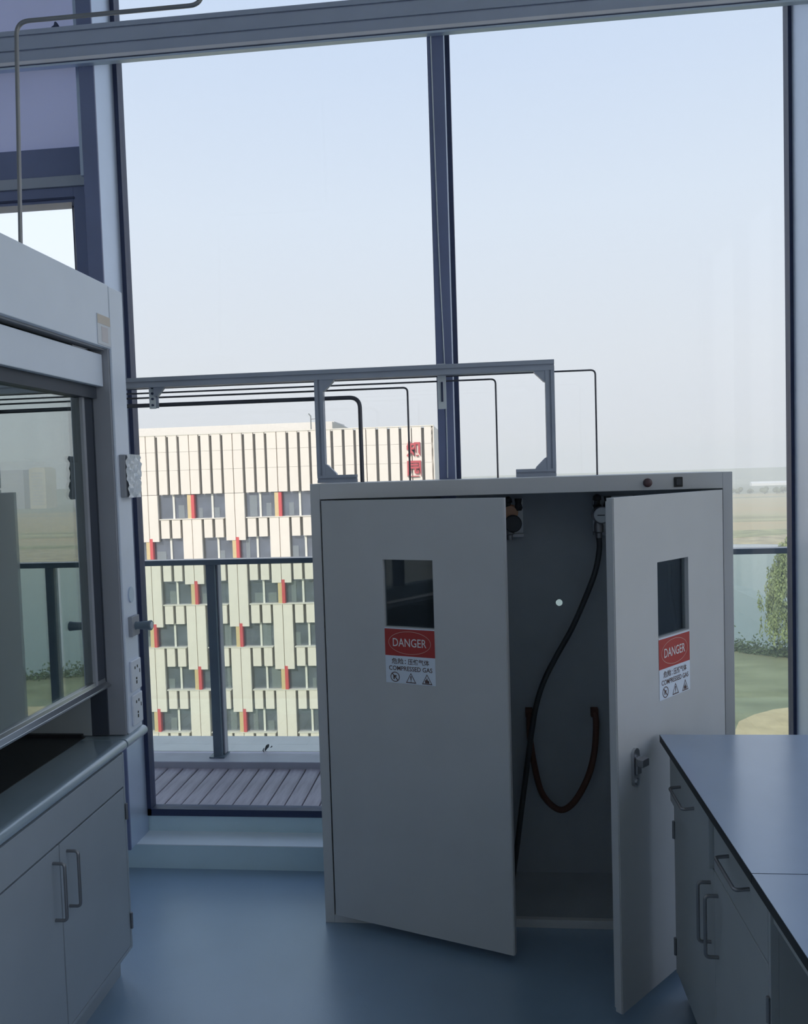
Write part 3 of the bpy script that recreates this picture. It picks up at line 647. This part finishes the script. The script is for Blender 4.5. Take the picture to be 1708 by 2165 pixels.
b = MB(); b.box(RX+0.006, RX+0.026, 0.92, Y0-0.004, 0.776, BT); part(b, 'apron_rail', 'bench_cab', kb, bevel=0.002)
b = MB(); b.box(RX+0.006, 1.29, 0.86, 0.915, 0.0, BT); part(b, 'end_panel', 'bench_cab', kb, bevel=0.002)
b = MB(); b.box(1.27, 1.29, 0.915, Y0-0.004, 0.0, BT); part(b, 'back_panel', 'black', kb)
for ya, yb, lb in ((1.7605, 2.680, 'dark-edged blue-grey worktop slab of the right bench, nearer the window'), (0.84, 1.7585, 'dark-edged blue-grey worktop slab of the right bench, nearer the viewer')):
    t = thing('bench_worktop', (0.94, (ya+yb)/2, BT), label=lb, cat='worktop', group='worktop slabs of the right bench')
    b = MB(); b.box(0.5485, 1.309, ya, yb, BT, 0.8852); part(b, 'core', 'worktop_edge', t)
    b = MB(); b.box(0.5490, 1.3085, ya+0.0005, yb-0.0005, 0.8852, 0.8860); part(b, 'top_face', 'worktop_right', t)

# ================================================================== BALCONY
dk = thing('balcony_floor', (0.5, 4.06, 0.0), kind='structure', label='weathered grey wooden decking outside the glass')
b = MB(); b.box(-4.2, 5.2, 3.66, 5.05, -0.25, 0.075); part(b, 'deck_base', 'deck_gap', dk)
b = MB(); b.box(-0.0418, 0.0418, -0.385, 0.385, 0, 0.024); pb = None
for i in range(-42, 60):
    x = -1.6525 + 0.0907*i
    if not (-4.15 < x < 5.15): continue
    if pb is None:
        pb = part(b, 'plank', 'deck_wood', dk, local=True, loc=(x-0.5, 0, 0.076), bevel=0.003, segs=1)
    else: copy_part(pb, dk, (x-0.5, 0, 0.076+random.uniform(-0.001, 0.001)))
kb_ = thing('balcony_kerb', (0.5, 4.66, 0), kind='structure', label='pale stone kerb along the balcony edge')
b = MB(); b.box(-4.2, 5.2, 4.441, 4.615, 0.075, 0.139); part(b, 'kerb_flashing', 'kerb_flash', kb_, bevel=0.004)
b = MB(); b.box(-4.2, 5.2, 4.620, 4.74, 0.075, 0.141); part(b, 'kerb_cap', 'kerb_stone', kb_, bevel=0.003)
b = MB(); b.box(-4.2, 5.2, 4.745, 4.90, 0.075, 0.139); part(b, 'kerb_cap', 'kerb_stone', kb_, bevel=0.003)
rl = thing('balcony_railing', (0.5, 4.54, 0.139), label='blue-grey balcony railing with green-tinted glass panels', cat='railing')
b = MB(); b.box(-4.2, 5.2, 4.500, 4.575, 1.276, 1.307); part(b, 'top_rail', 'rail_paint', rl, bevel=0.003)
PX = [-3.005, -1.605, -0.205, 1.195, 2.595, 3.995]
for x in PX:
    b = MB(); b.box(x-0.026, x+0.026, 4.515, 4.565, 0.145, 1.276); p_ = part(b, 'post', 'rail_paint', rl, bevel=0.002)
    b = MB(); b.box(x-0.045, x+0.045, 4.495, 4.60, 0.139, 0.147); part(b, 'base_plate', 'rail_paint', p_)
    b = MB(); b.box(x+0.028, x+0.036, 4.545, 4.60, 0.15, 1.27); part(b, 'glass_channel', 'kerb_flash', p_)
for i in range(5):
    b = MB(); b.box(PX[i]+0.032, PX[i+1]-0.026, 4.585, 4.597, 0.150, 1.268); part(b, 'glass_panel', 'rail_glass', rl)
b = MB()
b.tube([(-1.345, 4.60, 0.150), (-1.34, 4.602, 0.162), (-1.330, 4.603, 0.176), (-1.322, 4.602, 0.186)], [0.004, 0.007, 0.010, 0.005], 6)
b.tube([(-1.352, 4.604, 0.139), (-1.358, 4.604, 0.150), (-1.352, 4.604, 0.164)], [0.002, 0.004, 0.002], 6)
b.tube([(-1.312, 4.603, 0.168), (-1.302, 4.603, 0.176)], [0.002, 0.004], 6)
single(b, 'debris_scrap', 'black', (-1.345, 4.603, 0.139), 'small curled black scrap stuck at the foot of the balcony glass', 'debris', smooth=True)

# ================================================================== OFFICE BUILDING
BY = 75.6; GZ = -26.2; U_ = 1.084; HM = 4*U_
XJ = -6.80                      # a joint (thin) line near the right corner
XE = -4.695; XW = XJ - HM*9.5    # right / left ends
ZTOP = 6.15; FH = 4.212
WT = [0.33-FH*k for k in range(7)]           # window band tops
LD = [-1.95-FH*k for k in range(7)]          # sill ledges
ob = thing('office_building', ((XE+XW)/2, BY+8, GZ), label='cream panelled office building with staggered windows and red fins', cat='building')
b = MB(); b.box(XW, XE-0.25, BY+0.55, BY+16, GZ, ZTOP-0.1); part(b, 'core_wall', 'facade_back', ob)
b = MB(); b.box(XE-0.25, XE, BY+0.0, BY+16, GZ, ZTOP); part(b, 'side_wall', 'facade', ob)
b = MB(); b.box(XW, XE, BY-0.05, BY+0.6, ZTOP, ZTOP+0.10); part(b, 'coping', 'facade_ledge', ob)
b = MB(); b.box(XW, -14.7, BY+3, BY+9, ZTOP, ZTOP+0.98); part(b, 'roof_screen', 'facade_ledge', ob)
b = MB(); b.prism([(-14.6, ZTOP), (-12.7, ZTOP), (-14.6, ZTOP+0.85)], 'y', BY+1.5, BY+5); part(b, 'roof_hatch', 'roof_dark', ob)
b = MB(); b.tube([(-16.8, BY+2, ZTOP), (-16.8, BY+2, ZTOP+1.5), (-17.0, BY+2, ZTOP+1.75)], 0.06, 6); b.tube([(-16.8, BY+2, ZTOP+1.2), (-16.1, BY+2, ZTOP+1.25)], 0.03, 6); b.tube([(-16.1, BY+2, ZTOP), (-16.1, BY+2, ZTOP+1.75)], 0.03, 6); part(b, 'roof_mast', 'roof_dark', ob)
MC = {}
def bpart(name, matn, x0, x1, y0, y1, z0, z1, parent=None):
    """box piece of the office building; alike pieces share mesh data"""
    w, d_, h_ = round(x1-x0, 3), round(y1-y0, 3), round(z1-z0, 3)
    key = (name, matn, w, d_, h_)
    if key not in MC:
        m_ = MB(); m_.box(0, w, 0, d_, 0, h_); MC[key] = m_.mesh(name, matn)
    o = bpy.data.objects.new(name, MC[key]); COL.objects.link(o)
    p = parent or ob; o.parent = p
    L_ = Vector((x0, y0, z0)) - WM[p].translation; o.location = L_
    WM[o] = Matrix.Translation((x0, y0, z0))
    return o
PY0, PY1 = BY, BY+0.30
# grid columns: joint index j at XJ - HM*j ; panels at offsets (in U_) from a joint
j_max = 9
# top zone: every column, three stacked panels
def pieces(x0, x1, zs):
    for a, c in zip(zs[1:], zs[:-1]): bpart('facade_panel', 'facade', x0, x1, PY0, PY1, a+0.02, c)
ztop3 = [ZTOP, ZTOP-1.62, ZTOP-3.40, 0.40]
cols = []
for j in range(-1, j_max+1):
    xj = XJ - HM*j
    # the four panels to the right of this joint: joint pair partner, two shorts, next pair partner
    for k, (a, c) in enumerate(((0.04, 0.84), (1.10, 1.86), (2.12, 2.88), (3.12, 3.96))):
        x0, x1 = xj-HM+a*U_, xj-HM+c*U_
        if x1 > XE-0.05: x1 = XE-0.27 if x0 < XE-0.6 else None
        if x1 is None or x0 < XW+HM: continue
        cols.append((j, k, x0, x1))
for j, k, x0, x1 in cols: pieces(x0, x1, ztop3)
def long_at(j, r): return (j+r) % 2 == 0        # joint j carries the pair that passes through window row r
for r in range(7):
    zt = WT[r]; ld = LD[r]
    for j in range(-1, j_max+1):
        xj = XJ-HM*j
        if xj-2*U_ < XW+HM*0.5 or xj > XE: continue
        if long_at(j, r):
            # pair passing this window band and the spandrel below it, down to the next window top
            for (a, c) in ((-0.88, -0.03), (0.03, 0.88)):
                x0, x1 = xj+a*U_, min(xj+c*U_, XE-0.27)
                if x1 > x0+0.2: bpart('facade_panel', 'facade', x0, x1, PY0, PY1, (WT[r+1]-0.28 if r < 6 else GZ), zt+(0.05 if r == 0 else 1.85))
        else:
            # window with red and yellow fin under the joint: 6 units wide
            xa, xb = xj-3*U_, min(xj+3*U_, XE-0.3)
            if xa < XW+HM*0.5: continue
            gw = bpart('window', 'office_dark', xa, xb, BY+0.50, BY+0.54, ld, zt+0.05)
            e = [xa, xj-1.80*U_, xj-0.28*U_, xj+0.20*U_, xj+1.80*U_, xb]
            for (g0, g1) in ((e[0], e[1]), (e[1]+0.14, e[2]), (e[3], e[4]), (e[4]+0.14, e[5])):
                if g1-g0 > 0.3: bpart('pane', 'office_glass', g0, g1, BY+0.40, BY+0.43, ld+0.05, zt+0.02, gw)
            for xm in (e[1], e[4]):
                if xm < XE-0.5: bpart('window_bar', 'win_frame', xm-0.03, xm+0.17, BY+0.34, BY+0.46, ld, zt+0.05, gw)
            for q0, q1 in ((e[0], e[1]), (e[1]+0.14, e[2]-0.05), (e[3]+0.1, e[4]), (e[4]+0.14, e[5])):
                if q1-q0 > 0.5 and random.random() < 0.6:
                    w_ = random.uniform(0.3, 1.0); p0 = random.uniform(q0, q1-w_) if q1-q0 > w_ else q0
                    h1 = random.choice((1.0, 1.3, 2.1)); bpart('office_curtain', 'office_blind', p0, min(q1, p0+w_), BY+0.44, BY+0.47, ld+0.06, ld+h1, gw)
            if xj < XE:
                bpart('red_fin', 'red_fin', xj, xj+0.30, BY-0.02, BY+0.40, ld, zt+0.02)
                bpart('yellow_fin', 'yellow_fin', xj-0.40, xj-0.01, BY+0.06, BY+0.38, ld, zt+0.02)
            bpart('sill_ledge', 'facade_ledge', xa, xb, BY-0.06, BY+0.5, ld-0.09, ld)
            # spandrel below this window: two shorts each side of the new pair's start
            if r < 6:
                for (a, c) in ((-2.88, -2.12), (-1.86, -1.10), (1.12, 1.86), (2.14, 2.88)):
                    x0, x1 = xj+a*U_, xj+c*U_
                    if x1 < XE-0.2: bpart('facade_panel', 'facade', x0, x1, PY0, PY1, WT[r+1]+0.02, ld-0.12)
# red characters on the facade
for ch, cxp, czp in (('知', -6.66, 4.06), ('园', -6.62, 2.20)):
    vs_, fs_ = text_geo(ch, 0.03)
    if vs_:
        m_ = MB(); n = len(vs_); w, h_ = 1.30, 1.50
        m_.add([(cxp-w/2+p[0]*w, BY-0.22, czp-h_/2+p[1]*h_) for p in vs_]+[(cxp-w/2+p[0]*w, BY-0.02, czp-h_/2+p[1]*h_) for p in vs_],
               [tuple(f) for f in fs_]+[tuple(i+n for i in reversed(f)) for f in fs_])
        # side walls along boundary edges
        ec = {}
        for f in fs_:
            for a, c in zip(f, f[1:]+f[:1]): ec.setdefault(tuple(sorted((a, c))), []).append((a, c))
        m_.f += [(l[0][0], l[0][1], l[0][1]+n, l[0][0]+n) for l in ec.values() if len(l) == 1]; m_.m += [0]*(len(m_.f)-len(m_.m))
        part(m_, 'sign_character', 'sign_red', ob, label='large red Chinese character mounted on the facade')

# ================================================================== LANDSCAPE
def poly(name, pts, z, matn, label):
    b = MB(); b.prism(pts, 'z', z-0.4, z); o = part(b, name, matn); return tag(o, label, kind='structure')
poly('ground', [(-900, -60), (900, -60), (900, 288), (-900, 288)], GZ, 'lawn', 'grassy ground below the building')
poly('field', [(-1500, 288), (1500, 288), (1500, 760), (-1500, 760)], GZ, 'field', 'dry tan farm fields beyond the lake')
poly('far_ground', [(-3500, 760), (3500, 760), (3500, 4500), (-3500, 4500)], GZ, 'farland', 'hazy distant flat land')
poly('lake', [(-30, 290), (-30, 190), (-5, 158), (14, 140), (27, 131), (36.2, 124.2), (42.4, 119.4), (56, 111), (90, 104), (500, 100), (500, 262), (120, 276), (92, 288), (60, 300)], GZ+0.05, 'water', 'pale calm lake beyond the hedge')
poly('sand_path', [(24.5, 84), (26.6, 89.0), (29.0, 91.5), (31.8, 93.5), (36, 95), (60, 95), (60, 70), (20, 70)], GZ+0.06, 'sand', 'pale sandy path at the foot of the lawn')
poly('reed_bank', [(60, 292), (92, 288), (120, 277), (300, 266), (300, 305), (210, 330), (120, 322)], GZ+0.25, 'reed', 'brown reedy far bank of the lake')
poly('reed_meadow', [(60, 300), (120, 322), (210, 330), (420, 330), (420, 352), (40, 345)], GZ+0.10, 'reed_green', 'greenish reedy meadow behind the far bank')
poly('field_strip', [(-1400, 392), (1400, 398), (1400, 452), (-1400, 440)], GZ+0.10, 'field_olive', 'olive strip of standing crop across the fields')
poly('field_road', [(-1400, 640), (1400, 690), (1400, 706), (-1400, 654)], GZ+0.10, 'farland', 'dull green verge at the end of the fields')
def leaves(mb, pts, size, droop=0.0):
    for p in pts:
        s = size*random.uniform(0.6, 1.3); a = random.uniform(0, 2*PI); t = random.uniform(-0.8, 0.8)
        u = Vector((math.cos(a), math.sin(a), t*0.4)).normalized()*s
        w = Vector((random.uniform(-.5, .5), random.uniform(-.5, .5), -1 if droop else random.uniform(-1, 1))).normalized()*s*(1.8 if droop else 1)
        p = Vector(p); mb.add([p-u*0.5, p+w*0.5, p+u*0.5, p-w*0.5], [(0, 1, 2, 3)])
wx, wy = 42.6, 117.9
wt = thing('willow_tree', (wx, wy, GZ), label='tall drooping green tree on the lake shore at the right edge', cat='tree')
b = MB(); b.tube([(wx, wy, GZ-0.3), (wx+0.1, wy, GZ+4), (wx-0.1, wy, GZ+9), (wx, wy, GZ+14)], [0.35, 0.28, 0.2, 0.06], 8)
for k in range(14):
    a = k*2.4; z = GZ+4+k*0.65; b.tube([(wx, wy, z), (wx+1.1*math.cos(a), wy+1.1*math.sin(a), z+1.0), (wx+2.0*math.cos(a), wy+2.0*math.sin(a), z+1.2)], [0.1, 0.06, 0.03], 5)
part(b, 'trunk', 'bark', wt, smooth=True)
b = MB(); pts = []
for k in range(520):
    a = random.uniform(0, 2*PI); h0 = random.uniform(0.22, 1.0); R_ = 3.9*(math.sin(PI*min(1, h0*0.9+0.06))**0.7)*random.uniform(0.25, 1.0)*(1.15 if h0 < 0.62 else 0.95)
    z0 = GZ+17.3*h0; L_ = random.uniform(1.2, 3.4)
    for q in range(int(L_*9)):
        t = q/(L_*9); pts.append((wx+R_*math.cos(a)+random.uniform(-.22, .22), wy+R_*math.sin(a)+random.uniform(-.22, .22), max(GZ+0.6, z0-L_*t)))
leaves(b, pts, 0.24, 1); part(b, 'foliage', 'leaf', wt, fix=False)
hd = thing('hedge', (30, 128, GZ), label='dark green hedge along the near lake shore', cat='hedge')
b = MB(); path = [(8, 144), (14, 139.3), (27, 130.3), (36.2, 123.4), (42.4, 118.8), (56, 110.2), (80, 104.5)]; pts = []
for (x0, y0), (x1, y1) in zip(path, path[1:]):
    n = int(math.hypot(x1-x0, y1-y0)*(190 if 25 < x0 < 45 else 80))
    for k in range(n):
        t = k/n; h_ = 0.85+0.3*math.sin(t*17)+0.2*math.sin(t*41)
        pts.append((x0+(x1-x0)*t+random.gauss(0, 0.5), y0+(y1-y0)*t+random.gauss(0, 0.5), GZ+0.1+abs(random.gauss(0, 0.5))*1.7*h_))
leaves(b, pts, 0.38); part(b, 'foliage', 'hedge_leaf', hd, fix=False)
# far row of trees beyond the field
b = MB()
for k in range(7):
    a = k*2.1; cx_, cy_, cz_ = 2.4*math.cos(a)*(k > 0), 2.4*math.sin(a)*(k > 0), 5.0+1.6*math.sin(k*1.9); R_ = 2.5+0.6*math.sin(k*2.7)
    b.lathe((cx_, cy_, cz_-R_), (0, 0, 1), [(0.02*R_, 0.1*R_), (0.35*R_, 0.78*R_), (0.9*R_, R_), (1.45*R_, 0.85*R_), (1.85*R_, 0.45*R_), (2.0*R_, 0.05*R_)], 8)
crown = b.mesh('crown', 'far_leaf', smooth=True)
b = MB(); b.tube([(0, 0, -0.2), (0, 0, 5)], [0.4, 0.25], 6); trunkm = b.mesh('trunk', 'bark')
for i in range(24):
    x = 165+i*9.0+random.uniform(-0.6, 0.6); y = 752+random.uniform(-14, 10); s = random.uniform(0.5, 0.82)
    t = thing('far_tree', (x, y, GZ), random.uniform(0, 6), label='small hazy tree in the distant row beyond the tan fields', cat='tree', group='distant tree row')
    t.scale = (s*1.1, s*1.1, s)
    for nm, me in (('crown', crown), ('trunk', trunkm)):
        o = bpy.data.objects.new(nm, me); COL.objects.link(o); o.parent = t
gh = MB(); gh.prism([(1010, GZ), (1010, GZ+3), (1014, GZ+5), (1018, GZ+3), (1018, GZ)], 'x', 320, 420)
single(gh, 'greenhouse', 'greenhouse', (370, 1014, GZ), 'long white greenhouse roof far across the fields', 'greenhouse')
# towers seen only in the sash reflection, far right of the frame
for k, (x, y, w, d_, h_, mt, lb) in enumerate(((452, 900, 52, 30, 44, 'tower_grey', 'wide grey-violet apartment tower mirrored in the fume hood glass'), (522, 900, 20, 24, 47, 'tower_cream', 'narrow cream apartment tower mirrored in the fume hood glass'), (568, 910, 46, 30, 45, 'tower_grey', 'grey apartment tower mirrored at the right of the fume hood glass'))):
    t = thing('apartment_tower', (x, y, GZ), label=lb, cat='building', group='distant apartment towers')
    b = MB(); b.box(x-w/2, x+w/2, y, y+d_, GZ, GZ+h_); part(b, 'tower_wall', mt, t)
    b = MB(); b.box(x-w/2+2, x+w/2-2, y+2, y+d_-2, GZ+h_, GZ+h_+1.6); part(b, 'roof_parapet', mt, t)
    for q in range(11):
        b = MB(); b.box(x-w*0.36, x+w*0.36, y-0.3, y+0.1, GZ+4+q*3.7, GZ+5.6+q*3.7); part(b, 'window_band', 'office_dark', t)

# ================================================================== HAZE
hm = bpy.data.materials.new('haze'); hm.use_nodes = True; n = hm.node_tree; n.nodes.clear()
o_ = n.nodes.new('ShaderNodeOutputMaterial'); v_ = n.nodes.new('ShaderNodeVolumeScatter')
v_.inputs['Color'].default_value = (1, 1, 1, 1); v_.inputs['Density'].default_value = 0.0010; v_.inputs['Anisotropy'].default_value = 0.2
n.links.new(v_.outputs[0], o_.inputs['Volume']); MATS['haze'] = hm
b = MB(); b.box(-160, 620, 14, 1250, GZ-1, 28)
tag(part(b, 'haze', 'haze'), 'thin pale haze lying over the fields and the office building', 'haze', kind='stuff')
